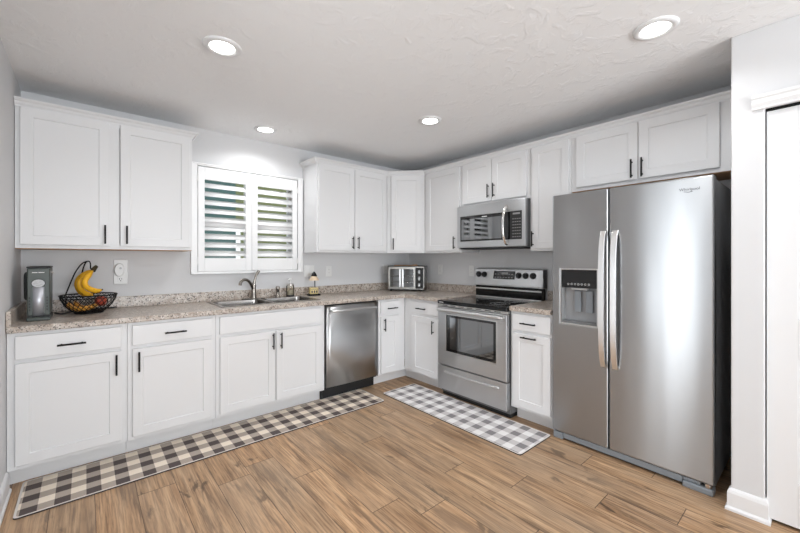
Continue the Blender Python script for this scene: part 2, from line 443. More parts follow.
# closet door (bifold), head trim
door = MB()
def leaf(mb, a, b):
    x = SX+.022; t = .03
    mb.box(x+.0098, x+t, b, a, .018, DZ-.012)
    zs = [.018, .235, .81, 1.015, 1.89, DZ-.012]
    for z0, z1 in ((.018, .225), (.82, 1.005), (1.90, DZ-.012)): mb.box(x, x+.01, b+.105, a-.105, z0, z1)
    for c, d in ((a-.105, a), (b, b+.105)): mb.box(x, x+.01, c, d, .018, DZ-.012)
    for z0, z1 in ((.225, .82), (1.005, 1.90)):     # raised panel with sloped border
        y0, y1 = b+.105, a-.105; e = .028
        o = [(x+.009, y0+.008, z0+.008), (x+.009, y1-.008, z0+.008), (x+.009, y1-.008, z1-.008), (x+.009, y0+.008, z1-.008)]
        i = [(x+.002, y0+e, z0+e), (x+.002, y1-e, z0+e), (x+.002, y1-e, z1-e), (x+.002, y0+e, z1-e)]
        mb.add(o+i, [(0, 1, 5, 4), (1, 2, 6, 5), (2, 3, 7, 6), (3, 0, 4, 7), (4, 5, 6, 7)])
leaf(door, DY0-.005, DY0-.378); leaf(door, DY0-.382, DY1+.004)
d1 = struct(door.build('door_1', 'trim', bevel=.002))
struct(MB().box(SX+.012, SX+.06, DY1+.003, DY0-.003, DZ-.008, DZ-.0005).build('door_gap_shade', 'black'))  # black strip standing in for the shade in the gap above the door
hm = MB().prism([(SX-.028, 2.092), (SX-.028, 2.078), (SX-.022, 2.07), (SX-.022, 2.052), (SX-.012, 2.035), (SX-.012, DZ), (SX-.0002, DZ), (SX-.0002, 2.092)], 'y', DY1-.05, DY0+.045)
hm.v = [Vector((p.x, p.y, p.z)) for p in hm.v]
struct(hm.build('trim_1', 'trim'))
# patio door and rear window (seen in reflections)
pd = MB()
for y0, y1 in ((-2.65, -2.60), (-2.12, -2.07)): pd.box(XL-.10, XL-.04, y0, y1, .02, 2.05)
pd.box(XL-.10, XL-.04, -2.60, -2.12, .02, .10).box(XL-.10, XL-.04, -2.60, -2.12, 1.98, 2.05)
p2 = struct(pd.build('door_2', 'trim'))
struct(MB().box(XL-.072, XL-.068, -2.60, -2.12, .10, 1.98).build('glass_pane', 'glass', p2))
rw = MB()
for x0, x1 in ((-3.3, -3.24), (-2.155, -2.095), (-1.01, -.95)): rw.box(x0, x1, YR-.1, YR-.04, .3, 2.2)
rw.box(-3.3, -.95, YR-.1, YR-.04, .3, .36).box(-3.3, -.95, YR-.1, YR-.04, 2.14, 2.2)
w2 = struct(rw.build('window_2', 'trim'))
struct(MB().box(-3.24, -1.01, YR-.072, YR-.068, .36, 2.14).build('glass_pane', 'glass', w2))

# ------------------------------------------------------------------ kitchen window and plantation shutters
win = MB()
def ring_xz(mb, x0, x1, z0, z1, wx, wz, y0, y1):
    mb.box(x0, x0+wx, y0, y1, z0, z1); mb.box(x1-wx, x1, y0, y1, z0, z1); mb.box(x0+wx, x1-wx, y0, y1, z0, z0+wz); mb.box(x0+wx, x1-wx, y0, y1, z1-wz, z1)
ring_xz(win, WX0, WX1, WZ0, WZ1, .045, .045, .085, .14)
xm = (WX0+WX1)/2; win.box(xm-.02, xm+.02, .085, .14, WZ0+.045, WZ1-.045)
w1 = struct(win.build('window_1', 'trim', bevel=.003))
struct(MB().box(WX0+.045, WX1-.045, .110, .114, WZ0+.045, WZ1-.045).build('glass_pane', 'glass', w1))
fr = MB(); ring_xz(fr, -2.520, -1.514, 1.166, 2.114, .043, .014, -.030, -.0005)
for x0, x1, z0, z1 in ((-2.528, -2.512, 1.160, 2.122), (-1.522, -1.506, 1.160, 2.122)): fr.box(x0, x1, -.036, -.0005, z0, z1)
fr.box(-2.512, -1.522, -.036, -.0005, 1.158, 1.168).box(-2.512, -1.522, -.036, -.0005, 2.112, 2.122)
struct(fr.build('window_casing', 'shutter', w1, bevel=.002))
def shutter(x0, x1, label, hinge_left):
    t = thing('plantation_shutter', label, 'shutter', (x0, 0, 1.1815), 0, 'plantation shutters in the kitchen window')
    w = x1-x0; H = 2.0985-1.1815-.008; ya, yb = -.034, -.004
    sl, sr = (.052, .054) if hinge_left else (.052, .050)
    b0, b1 = 1.298-1.1815, 1.984-1.1815
    f = MB().box(0, sl, ya, yb, 0, H).box(w-sr, w, ya, yb, 0, H).box(sl, w-sr, ya, yb, 0, b0).box(sl, w-sr, ya, yb, b1, H)
    f.build('frame', 'shutter', t, bevel=.0025)
    tilt, L0 = (40, .065) if hinge_left else (34, .067)
    pit = .0745
    for k in range(10):
        a = math.radians(tilt); L = L0
        zc = 1.9355-pit*k-1.1815; yc = (ya+yb)/2+.002
        if k == 9: zc = 1.606-1.1815; a = math.radians(12); L = .060    # the middle slat stands almost closed
        pr = []
        for q in range(14):
            th = 2*PI*q/14; u = L/2*math.cos(th); v = .0055*math.sin(th)
            pr.append((yc+u*math.sin(a)-v*math.cos(a), zc+u*math.cos(a)+v*math.sin(a)))
        lv = MB().prism(pr, 'x', sl+.001, w-sr-.001)
        for i in range(2, len(lv.f)): lv.sm[i] = True
        lv.build('louver', 'shutter', t)
    hx = 0 if hinge_left else w
    for z in (.09, H-.10):
        MB().box(hx-.006, hx+.006, ya-.004, ya, z-.03, z+.03).build('hinge', 'plate', t, bevel=.001)
    return t
shutter(-2.474, -2.0215, 'left white louvered shutter panel over the kitchen sink, dark teal showing through its slits', True)
shutter(-2.0185, -1.567, 'right white louvered shutter panel over the sink, olive green showing through its slits', False)
# outside: lawn and the neighbour's house
struct(MB().box(-14, 14, .45, 30, -.45, -.4).build('lawn', 'grass'))
nb = thing('neighbour_house', 'dark teal sided house seen through the slits of the left shutter', 'house', (-3.6, 5.6, -.4))
sd = MB().box(-4, 3.1, 0, 4, 0, 3.9)
for k in range(24): sd.box(-4, 3.1, -.012, 0, .16*k, .16*k+.012)
sd.build('wall_siding', 'siding', nb)
MB().box(3.10, 3.20, -.03, .1, 0, 2.4).build('corner_post', 'trim', nb)
MB().prism([(-.4, 3.9), (4.4, 3.9), (2, 5.2)], 'x', -4.3, 3.3).build('roof', 'darkgrey', nb)
struct(MB().box(-1.5, 14, 14, 14.6, -.4, 9).build('garden_hedge', 'grass'))

# ------------------------------------------------------------------ cabinets
ZF, ZT, YFR, YT = .107, .876, -.6096, -.516
def side_panel(mb, x0, x1):
    mb.prism([(-.003, 0), (-.003, ZT), (-.59, ZT), (-.59, ZF), (YT, ZF), (YT, 0)], 'x', x0, x1)
def base_cab(label, loc, rz, W, fronts, frame_x0=0.0, toe_ext=0.0):
    t = thing('base_cabinet', label, 'cabinet', loc, rz, 'white base cabinets')
    b = MB(); g = .0008
    side_panel(b, max(frame_x0, 0)+g, max(frame_x0, 0)+.017); side_panel(b, W-.017, W-g)
    b.box(frame_x0+.017, W-.017, -.59, -.003, ZF, ZF+.016); b.box(frame_x0+.017, W-.017, -.012, -.003, ZF+.016, ZT)
    b.build('carcass', 'white', t)
    MB().box((frame_x0-.088) if frame_x0 else g, W-g+toe_ext, YT-.006, YT-.0002, 0, ZF-.001).build('toe_kick', 'white', t)
    f = MB(); xa = min(q[1] for q in fronts)+.012; xb = max(q[2] for q in fronts)-.012
    f.box(frame_x0+g, xa, YFR, -.591, ZF, ZT).box(xb, W-g, YFR, -.591, ZF, ZT)
    f.box(xa, xb, YFR, -.591, ZF, ZF+.04).box(xa, xb, YFR, -.591, .69, .75).box(xa, xb, YFR, -.591, ZT-.035, ZT)
    f.build('face_frame', 'white', t, bevel=.001)
    add_fronts(t, fronts, YFR-.0195)
    return t
def add_fronts(t, fronts, yf):
    for kind, x0, x1, z0, z1, h in fronts:
        m = MB()
        if kind == 'door': m.shaker(x0, x1, z0, z1, yf)
        else: m.slab(x0, x1, z0, z1, yf)
        d = m.build({'door': 'door', 'drawer': 'drawer', 'false': 'false_front'}[kind], 'white', t)
        if h:
            hx, hz, hor = h
            p = MB().pull(hx, hz, yf, hor); hd = p.build('handle', 'black', d); hd['label'] = 'black bar handle'
DR, DO = (.727, .856), (.133, .703)
hz = .621
X1 = XL+.0015
base_cab('white base cabinet at the left wall, below the green coffee maker', (X1, 0, 0), 0, -3.004-X1,
    [('drawer', -3.506-X1, -3.033-X1, *DR, (-3.27-X1, .786, True)), ('door', -3.506-X1, -3.036-X1, *DO, (-3.061-X1, hz, False))])
base_cab('white single-door base cabinet between the fruit bowl end and the sink cabinet', (-3.004, 0, 0), 0, .526,
    [('drawer', .026, .499, *DR, (.266, .788, True)), ('door', .027, .499, *DO, (.06, hz, False))])
base_cab('wide white sink base cabinet with two doors under one plain false drawer front', (-2.478, 0, 0), 0, .902,
    [('false', .026, .869, *DR, None), ('door', .028, .447, *DO, (.422, .625, False)), ('door', .453, .869, *DO, (.489, .622, False))])
base_cab('narrow white base cabinet just right of the dishwasher', (-.966, 0, 0), 0, .355,
    [('drawer', .024, .262, .737, .853, (.158, .784, True)), ('door', .026, .264, .125, .703, (.06, hz, False))], toe_ext=.092)
base_cab('white base cabinet left of the stove, turned to the corner', (0, -.0, 0), RZ, 1.144,
    [('drawer', .728, 1.116, .735, .853, (.895, .787, True)), ('door', .74, 1.116, .125, .703, (1.060, hz, False))], frame_x0=.6105)
base_cab('white base cabinet squeezed between the stove and the refrigerator', (0, -1.906, 0), RZ, .344,
    [('drawer', .024, .336, .731, .857, (.168, .79, True)), ('door', .024, .336, .130, .705, (.172, .682, True))])

def wall_cab(label, loc, rz, W, fronts, z0=1.357, z1=2.25, wood=None):
    t = thing('wall_cabinet', label, 'cabinet', (loc[0], loc[1], z0), rz, 'white wall cabinets')
    H = z1-z0; g = .0008; b = MB()
    b.box(g, .016, -.286, -.003, 0, H).box(W-.016, W-g, -.286, -.003, 0, H).box(.016, W-.016, -.286, -.003, H-.016, H).box(.016, W-.016, -.012, -.003, .012, H-.016)
    b.build('carcass', 'white', t)
    if wood:
        bp = MB().box(g, W-g, -.300, -.003, -.004, -.0002).build('bottom_panel', 'wood_raw', t); bp['label'] = 'bare brown wood underside'
    else: MB().box(.016, W-.016, -.286, -.003, .010, .022).build('bottom_panel', 'white', t)
    xa = min(q[1] for q in fronts)+.012; xb = max(q[2] for q in fronts)-.012
    f = MB().box(g, xa, -.305, -.2865, 0, H).box(xb, W-g, -.305, -.2865, 0, H).box(xa, xb, -.305, -.2865, 0, .034).box(xa, xb, -.305, -.2865, H-.04, H)
    if W > .8: f.box(W/2-.03, W/2+.03, -.305, -.2865, .034, H-.04)
    f.build('face_frame', 'white', t, bevel=.001)
    for i, q in enumerate(fronts): fronts[i] = (q[0], q[1], q[2], q[3]-z0, q[4]-z0, (q[5][0], q[5][1]-z0, q[5][2]) if q[5] else None)
    add_fronts(t, fronts, -.3245)
    return t
UZ = (1.379, 2.232)
wall_cab('white two-door wall cabinet at the left wall, left of the window', (X1, 0), 0, -2.5725-X1,
    [('door', -3.516-X1, -3.08-X1, *UZ, (-3.107-X1, 1.457, False)), ('door', -3.023-X1, -2.591-X1, *UZ, (-2.987-X1, 1.459, False))], wood=True)
wall_cab('white two-door wall cabinet just right of the shuttered window', (-1.4923, 0), 0, .8818,
    [('door', .018, .433, *UZ, (.430-.027, 1.459, False)), ('door', .439, .862, *UZ, (.491-.02, 1.459, False))])
wall_cab('white single-door wall cabinet between the corner cabinet and the microwave', (0, -.608), RZ, .529,
    [('door', .044, .515, *UZ, (.461, 1.457, False))])
wall_cab('short white two-door wall cabinet directly above the microwave', (0, -1.138), RZ, .761,
    [('door', .034, .375, 1.838, 2.232, (.347, 1.93, False)), ('door', .381, .732, 1.838, 2.232, (.41, 1.93, False))], z0=1.815)
wall_cab('tall narrow white wall cabinet between microwave and refrigerator', (0, -1.900), RZ, .353,
    [('door', .026, .337, *UZ, (.038, 1.459, False))])
wall_cab('wide white two-door wall cabinet above the refrigerator', (0, -2.2535), RZ, .983,
    [('door', .042, .458, 1.841, 2.232, (.425, 1.915, False)), ('door', .463, .888, 1.841, 2.232, (.488, 1.915, False))], z0=1.815, wood=True)
# diagonal corner wall cabinet
dc = thing('corner_wall_cabinet', 'white diagonal corner wall cabinet above the toaster oven', 'cabinet', (0, 0, 1.357), 0, 'white wall cabinets')
poly = [(-.004, -.004), (-.609, -.004), (-.609, -.305), (-.305, -.607), (-.004, -.607)]
H = 2.25-1.357
MB().prism(poly[::-1], 'z', .012, H).build('carcass', 'white', dc)
A = Vector((-.6096, -.3055)); B = Vector((-.3055, -.6075)); dl = (B-A).length; ang = math.atan2(B.y-A.y, B.x-A.x)
def diag(mb): return mb.xf(Matrix.Translation((A.x, A.y, 0)) @ Matrix.Rotation(ang, 4, 'Z'))
diag(MB().box(.003, .04, -.004, .004, 0, H).box(dl-.04, dl-.003, -.004, .004, 0, H).box(.04, dl-.04, -.004, .004, 0, .034).box(.04, dl-.04, -.004, .004, H-.04, H)).build('face_frame', 'white', dc, bevel=.001)
dd = diag(MB().shaker(.050, dl-.040, UZ[0]-1.357, UZ[1]-1.357, -.0235)).build('door', 'white', dc)
hh = diag(MB().pull(.077, 1.459-1.357, -.0235)).build('handle', 'black', dd); hh['label'] = 'black bar handle'
# crown mouldings
def crown(name, label, path):
    prof = [(0, 2.232), (.004, 2.232), (.006, 2.242), (.014, 2.250), (.020, 2.262), (.032, 2.268), (.034, 2.272), (.0395, 2.274), (.0395, 2.281), (0, 2.281)]
    pts = [Vector(p) for p in path]; n = len(pts); rings = []
    for i, p in enumerate(pts):
        d0 = (p-pts[i-1]).normalized() if i > 0 else (pts[1]-p).normalized(); d1 = (pts[i+1]-p).normalized() if i < n-1 else d0
        n0 = Vector((d0.y, -d0.x)); n1 = Vector((d1.y, -d1.x)); b = n0+n1; b = b/b.dot(n0)
        rings.append([(p.x+(o+.0005)*b.x, p.y+(o+.0005)*b.y, z) for o, z in prof])
    k = len(prof); fs = []
    for i in range(n-1):
        for j in range(k): fs.append((i*k+j, i*k+(j+1) % k, (i+1)*k+(j+1) % k, (i+1)*k+j))
    fs += [tuple(range(k)), tuple(reversed(range((n-1)*k, n*k)))]
    return tag(MB().add([q for r in rings for q in r], fs).build(name, 'white'), label, 'moulding', 'crown mouldings on the wall cabinets')
crown('crown_moulding', 'white crown moulding along the top of the cabinet left of the window', [(X1, -.306), (-2.572, -.306), (-2.572, -.002)])
crown('crown_moulding', 'long white crown moulding wrapping the corner and running above the microwave and refrigerator',
      [(-1.493, -.002), (-1.493, -.306), (-.6096, -.306), (-.306, -.6075), (-.306, SY+.002)])

# ------------------------------------------------------------------ countertops
CT0, CT1, CF = .8775, .915, -.643
SKX0, SKX1, SKY0, SKY1 = -2.405, -1.585, -.515, -.075
xs = [XL+.002, SKX0, SKX1, CF, -.002]; ys = [-1.1445, CF, SKY0, SKY1, -.002]
def keep(i, j):
    if j == 0: return i == 3
    return not (i == 1 and j == 2)
ct = tag(MB().cells(xs, ys, keep, CT0, CT1).build('countertop', 'granite', bevel=.006), 'long L-shaped speckled granite-look countertop holding the sink', 'countertop')
bs = MB().cells([XL+.002, XL+.022, -.022, -.002], [-1.1445, CF, -.022, -.002], lambda i, j: (j == 2) or (i == 0 and j == 1) or (i == 2), CT1+.0003, 1.0)
bs.build('backsplash', 'granite', ct, bevel=.003)
c2 = tag(MB().box(CF, -.002, -2.2495, -1.9065, CT0, CT1).build('countertop', 'granite', bevel=.006), 'small piece of speckled countertop between the stove and the refrigerator', 'countertop')
MB().box(-.022, -.002, -2.2495, -1.9065, CT1+.0003, 1.0).build('backsplash', 'granite', c2, bevel=.003)

# ------------------------------------------------------------------ sink, faucet and things around it
sk = thing('kitchen_sink', 'double-bowl stainless steel sink set in the counter under the window', 'sink', (-1.995, -.295, CT1))
def rrect(x0, x1, y0, y1, r, z, n=6):
    p = []
    for cx, cy, a0 in ((x1-r, y1-r, 0), (x0+r, y1-r, PI/2), (x0+r, y0+r, PI), (x1-r, y0+r, 3*PI/2)):
        for k in range(n+1): a = a0+PI/2*k/n; p.append((cx+r*math.cos(a), cy+r*math.sin(a), z))
    return p
rim = MB()
def bridge(mb, a, b, smooth=False):
    n = len(a); mb.add(a+b, [(i, (i+1) % n, n+(i+1) % n, n+i) for i in range(n)], smooth)
ox0, ox1, oy0, oy1 = -.425, .425, -.238, .232
bowls = [(-.395, -.012, -.205, .135), (.012, .395, -.205, .135)]
rim.cells([ox0, -.395, -.012, .012, .395, ox1], [oy0, -.205, .135, oy1], lambda i, j: not (j == 1 and i in (1, 3)), .0006, .0055)
rim.build('rim', 'sinksteel', sk, bevel=.002)
for bx in bowls:
    m = MB(); x0, x1, y0, y1 = bx
    rings = [rrect(x0+.001, x1-.001, y0+.001, y1-.001, .045, .004), rrect(x0+.003, x1-.003, y0+.003, y1-.003, .045, -.02), rrect(x0+.012, x1-.012, y0+.012, y1-.012, .05, -.15), rrect(x0+.04, x1-.04, y0+.04, y1-.04, .05, -.175)]
    for a, b in zip(rings, rings[1:]): bridge(m, a, b, True)
    n = len(rings[-1]); m.add(rings[-1], [tuple(range(n))])
    bo = m.build('bowl', 'sinksteel', sk, fix=False)
    cx = (x0+x1)/2
    MB().lathe([(.001, -.1742), (.03, -.1742), (.042, -.1735), (.042, -.1745)], (cx, (y0+y1)/2, 0), 24).build('drain', 'chrome', sk)
fc = thing('faucet', 'bronze-grey single-lever kitchen faucet with a gooseneck spout', 'faucet', (-2.03, -.108, .9208))
MB().box(-.10, .10, -.024, .024, 0, .009).build('deck_plate', 'nickel', fc, bevel=.006)
MB().lathe([(.027, .0092), (.026, .03), (.021, .05), (.020, .10), (.022, .125), (.018, .135), (.001, .137)], n=24).build('body', 'nickel', fc)
sp = [(0, 0, .07), (-.018, -.012, .115), (-.048, -.035, .158), (-.085, -.062, .182), (-.122, -.088, .182), (-.148, -.107, .162), (-.154, -.112, .138)]
def smooth_path(p, n=5):
    p = [Vector(q) for q in p]; out = []
    for i in range(len(p)-1):
        a, b, c, d = p[max(i-1, 0)], p[i], p[i+1], p[min(i+2, len(p)-1)]
        for k in range(n):
            t = k/n; out.append(.5*((2*b)+(c-a)*t+(2*a-5*b+4*c-d)*t*t+(3*b-a-3*c+d)*t**3))
    return out+[p[-1]]
MB().tube(smooth_path(sp), .013, 14).build('spout', 'nickel', fc)
MB().tube([(0, 0, .13), (.008, -.004, .17), (.022, -.008, .22), (.045, -.012, .262)], .01, 12, rs=[.016, .010, .011, .013]).build('lever', 'nickel', fc)
sy = thing('side_sprayer', 'short grey pull-out sprayer right of the faucet', 'sprayer', (-1.80, -.105, .9208))
MB().lathe([(.026, 0), (.024, .012), (.017, .018), (.016, .05)], n=20).build('holder', 'nickel', sy)
MB().lathe([(.014, .0505), (.018, .075), (.02, .095), (.017, .105), (.001, .107)], n=20).build('spray_head', 'nickel', sy)
so = thing('soap_dispenser', 'glass soap bottle with a pale pump at the right end of the sink', 'soap dispenser', (-1.665, -.085, .9208))
MB().lathe([(.001, .003), (.036, .003), (.038, .012), (.038, .095), (.036, .105), (.030, .11)], n=28, caps=False).build('bottle', 'amber', so)
MB().lathe([(.039, .0), (.0395, .012), (.034, .0125), (.001, .0125)], n=24).build('foot', 'blackplastic', so)
MB().lathe([(.001, .013), (.031, .013), (.031, .06), (.001, .06)], n=24).build('liquid', mat('soap_liquid', (.56, .51, .43), .3), so)
MB().lathe([(.036, .108), (.037, .122), (.012, .126)], n=24).build('lid', 'chrome', so)
pm = MB().cyl((0, 0, .124), (0, 0, .165), .006).cyl((0, 0, .163), (0, 0, .178), .013).tube([(0, 0, .168), (-.02, -.02, .17), (-.035, -.033, .162)], .005, 10)
pm.build('pump', 'plate', so)
# small decorative lamp
la = thing('accent_lamp', 'tiny lamp with yellow jar base, black foot and cream shade right of the sink', 'lamp', (-1.43, -.125, CT1+.0005), math.radians(-12))
MB().box(-.062, .062, -.04, .04, 0, .016).build('foot', 'black', la, bevel=.005)
MB().box(-.042, .042, -.03, .03, .0162, .082).build('jar_base', 'yellow', la, bevel=.008)
fg = MB()
for x in (-.024, 0, .024):
    fg.cyl((x, -.0302, .045), (x, -.0312, .045), .0085, n=14).box(x-.006, x+.006, -.0312, -.0302, .028, .042)
fg.build('painted_figure', 'darkmark', la)
MB().box(-.036, .036, -.0310, -.0302, .064, .068).build('painted_band', 'darkmark', la)
MB().cyl((.012, .0, .082), (.012, .0, .20), .007, n=12).build('stem', 'darkgrey', la)
MB().lathe([(.052, .155), (.050, .158), (.024, .205), (.022, .206)], (.004, 0, 0), 28, caps=False).build('lamp_shade', 'cream', la)
MB().lathe([(.030, .198), (.030, .204), (.020, .226), (.011, .238), (.001, .246)], (.004, 0, 0), 24).build('shade_cap', 'black', la)

# ------------------------------------------------------------------ dishwasher
dw = thing('dishwasher', 'stainless steel dishwasher with a black kick plate under the counter', 'dishwasher', (-1.574, 0, 0))
W = .606
MB().box(.004, W-.004, -.585, -.02, .10, .868).build('tub', 'blackplastic', dw)
dm = MB(); sec = []
for k in range(13):      # gently bowed door
    x = .010+(W-.020)*k/12; sec.append((x, -.622-.012*math.sin(PI*k/12)))
vs = [(x, y, z) for z in (.125, .862) for x, y in sec]+[(x, -.59, z) for z in (.125, .862) for x, y in sec]
n = 13; fs = []
for k in range(12):
    fs += [(k, k+1, n+k+1, n+k), (2*n+k+1, 2*n+k, 3*n+k, 3*n+k+1), (k+1, k, 2*n+k, 2*n+k+1), (n+k, n+k+1, 3*n+k+1, 3*n+k)]
fs += [(0, n, 3*n, 2*n), (n-1, 3*n-1, 4*n-1, 2*n-1)]
dm.add(vs, fs); dm.sm = [True if i % 4 == 0 and i < 48 else False for i in range(len(dm.f))]
ddw = dm.build('door', 'steel', dw)
hp = [(.045, -.625, .812), (.055, -.655, .814), (.09, -.668, .817), (W/2, -.675, .820), (W-.09, -.668, .817), (W-.055, -.655, .814), (W-.045, -.625, .812)]
hm_ = MB().tube(smooth_path(hp, 5), .011, 12); hb = hm_.build('handle', 'satin', ddw)
kp = MB().box(.002, W-.002, YT-.02, YT-.004, .0, .122).box(.0, .022, YT-.032, YT-.02, .0, .06); kp.build('kick_plate', 'blackplastic', dw)

# ------------------------------------------------------------------ stove (freestanding electric range)
st = thing('electric_range', 'stainless steel electric stove with black glass cooktop and oven window', 'stove', (0, -1.1475, 0), RZ)
W = .756
MB().box(.004, W-.004, -.612, -.03, .035, .866).build('body', 'darkgrey', st)
MB().box(.01, W-.01, -.60, -.05, 0, .0345).build('plinth', 'blackplastic', st)
MB().box(0, W, -.668, -.098, .868, .901).build('cooktop', 'cooktop', st, bevel=.005)
bn = MB()
for cx, cy, r in ((.20, -.47, .10), (.56, -.47, .085), (.20, -.22, .075), (.56, -.22, .10)):
    for rr in (r, r*.62):
        bn.tube([(cx+rr*math.cos(a*PI/24), cy+rr*math.sin(a*PI/24), .9012) for a in range(48)], .0009, 4, True)
bn.build('burner_rings', 'dim', st)
MB().box(.02, .075, -.6688, -.668, .882, .887).build('badge', 'mark', st)
sv = MB().box(.004, W-.004, -.648, -.612, .846, .8665); sv.build('vent_strip', 'steel_plain', st, bevel=.002)
sl = MB()
for k in range(7): sl.box(.05+k*.096, .05+k*.096+.06, -.6487, -.648, .853, .859)
sl.build('vent_slots', 'blackplastic', st)
# oven door
od = MB().cells([.004, .100, .662, W-.004], [.302, .428, .782, .842], lambda i, j: not (i == 1 and j == 1), 0, .04)
od.v = [Vector((p.x, -.665+p.z, p.y)) for p in od.v]
odo = od.build('oven_door', 'steel', st, bevel=.004)
MB().box(.096, .666, -.660, -.640, .424, .786).build('oven_window', 'blackglass', odo)
wf = MB(); ring_xz(wf, .100, .662, .428, .782, .008, .008, -.6665, -.660); wf.build('window_trim', 'satin', odo)
MB().box(.150, .625, -.6606, -.6601, .460, .752).build('inner_pane', 'mirror', odo)
oh = MB().tube(smooth_path([(.035, -.665, .815), (.04, -.70, .818), (.075, -.712, .82), (W/2, -.716, .822), (W-.075, -.712, .82), (W-.04, -.70, .818), (W-.035, -.665, .815)], 5), .0145, 14)
oh.build('handle', 'satin', odo)
# storage drawer
sdw = MB().box(.004, W-.004, -.664, -.615, .072, .292).build('storage_drawer', 'steel', st, bevel=.004)
dhp = [(.105, -.6645, .243), (.12, -.672, .241), (W/2, -.678, .240), (W-.105, -.672, .241), (W-.09, -.6645, .243)]
MB().tube(smooth_path(dhp, 5), .010, 12).build('handle', 'satin', sdw)
# backguard
MB().box(.012, W-.012, -.098, -.03, .868, 1.02).build('backguard_riser', 'cooktop', st, bevel=.004)
MB().box(.012, W-.012, -.104, -.0985, .9015, .915).box(.012, W-.012, -.106, -.0985, .985, .998).build('riser_trim', 'satin', st, bevel=.002)
cp = MB().prism([(-.028, 1.02), (-.028, 1.197), (-.06, 1.197), (-.075, 1.188), (-.108, 1.035), (-.108, 1.02)], 'x', 0, W).build('control_panel', 'steel', st, bevel=.003)
MB().box(W-.004, W+.0006, -.09, -.028, 1.022, 1.19).build('end_cap', 'blackplastic', st)
th = math.atan2(.033, .153)
def onpanel(x, z): 
    t = (z-1.035)/.153; return Vector((x, -.108+.033*t, z))
R = Matrix.Rotation(-th, 4, 'X')
def panel_box(mb, x0, x1, z0, z1, d):
    c = onpanel((x0+x1)/2, (z0+z1)/2); q = MB().box(-(x1-x0)/2, (x1-x0)/2, -d, 0, -(z1-z0)/2, (z1-z0)/2).xf(Matrix.Translation(c) @ R); mb.add(q.v, q.f)
dp = MB(); panel_box(dp, .228, .468, 1.092, 1.172, .003); dpo = dp.build('display', 'blackglass', st)
dk = MB()
for i in range(7):
    for j in range(2):
        if 2 <= i <= 4 and j == 1: continue
        panel_box(dk, .243+i*.031, .243+i*.031+.017, 1.104+j*.032, 1.112+j*.032, .0036)
panel_box(dk, .318, .39, 1.136, 1.158, .0036)
dk.build('display_marks', 'dim', dpo)
for x in (.045, .115, .508, .580, .655):
    c = onpanel(x, 1.132); m_ = MB().cyl((0, 0, 0), (0, -.008, 0), .030, .029, 24).cyl((0, -.008, 0), (0, -.026, 0), .023, .020, 24).box(-.004, .004, -.032, -.02, -.021, .021)
    m_.xf(Matrix.Translation(c) @ R).build('knob', 'blackplastic', st)

# ------------------------------------------------------------------ over-the-range microwave
mw = thing('microwave', 'stainless steel microwave with black window hanging over the stove', 'microwave', (0, -1.141, 1.396), RZ)
W = .754; H = .415
MB().box(.002, W-.002, -.34, -.004, .0, H).build('body', 'darkgrey', mw)
mdm = MB().cells([0, .040, .718, W], [.004, .066, .312, H-.002], lambda i, j: not (i == 1 and j == 1), 0, .034)
mdm.v = [Vector((p.x, -.375+p.z, p.y)) for p in mdm.v]
md = mdm.build('door', 'steel', mw, bevel=.004)
MB().box(.038, .600, -.3715, -.345, .064, .314).build('window', 'blackglass', md)
MB().box(.602, .720, -.3725, -.345, .064, .314).build('control_panel', 'blackplastic', mw)
ky = MB()
for i in range(4):
    for j in range(7): ky.box(.628+i*.022, .640+i*.022, -.3732, -.3725, .085+j*.026, .092+j*.026)
ky.box(.63, .70, -.3732, -.3725, .283, .298)
ky.build('key_marks', 'dim', mw)
MB().box(.052, .515, -.3722, -.3716, .082, .282).build('inner_pane', 'mirror', md)
MB().box(.30, .36, -.3722, -.3716, .290, .297).build('badge', 'mark', md)
mh = MB().tube(smooth_path([(.575, -.374, .362), (.570, -.395, .345), (.566, -.42, .27), (.566, -.425, .19), (.566, -.42, .11), (.570, -.395, .042), (.575, -.374, .026)], 5), .013, 14)
mh.build('handle', 'chrome', md)
MB().box(.03, W-.03, -.36, -.02, -.010, -.0005).build('vent_grille', 'blackplastic', mw)

# ------------------------------------------------------------------ refrigerator
fg_ = thing('refrigerator', 'tall side-by-side stainless steel refrigerator with ice and water dispenser', 'refrigerator', (0, -2.2635, 0), RZ)
W = .9025; ZB, ZTp = .058, 1.748
MB().box(.006, W-.006, -.568, -.03, .03, 1.735).build('body', 'fridge_side', fg_, bevel=.004)
ld = MB().cells([0, .060, .312, .372], [ZB, .835, 1.22, ZTp], lambda i, j: not (i == 1 and j == 1), 0, .066)
ld.v = [Vector((p.x, -.64+p.z, p.y)) for p in ld.v]
ldo = ld.build('freezer_door', 'steel_fridge', fg_, bevel=.010, seg=3)
rdo = MB().box(.379, W, -.64, -.574, ZB, ZTp).build('fridge_door', 'steel_fridge', fg_, bevel=.010, seg=3)
MB().box(.37, .381, -.60, -.5685, ZB, ZTp-.01).build('door_gasket', 'blackplastic', fg_)
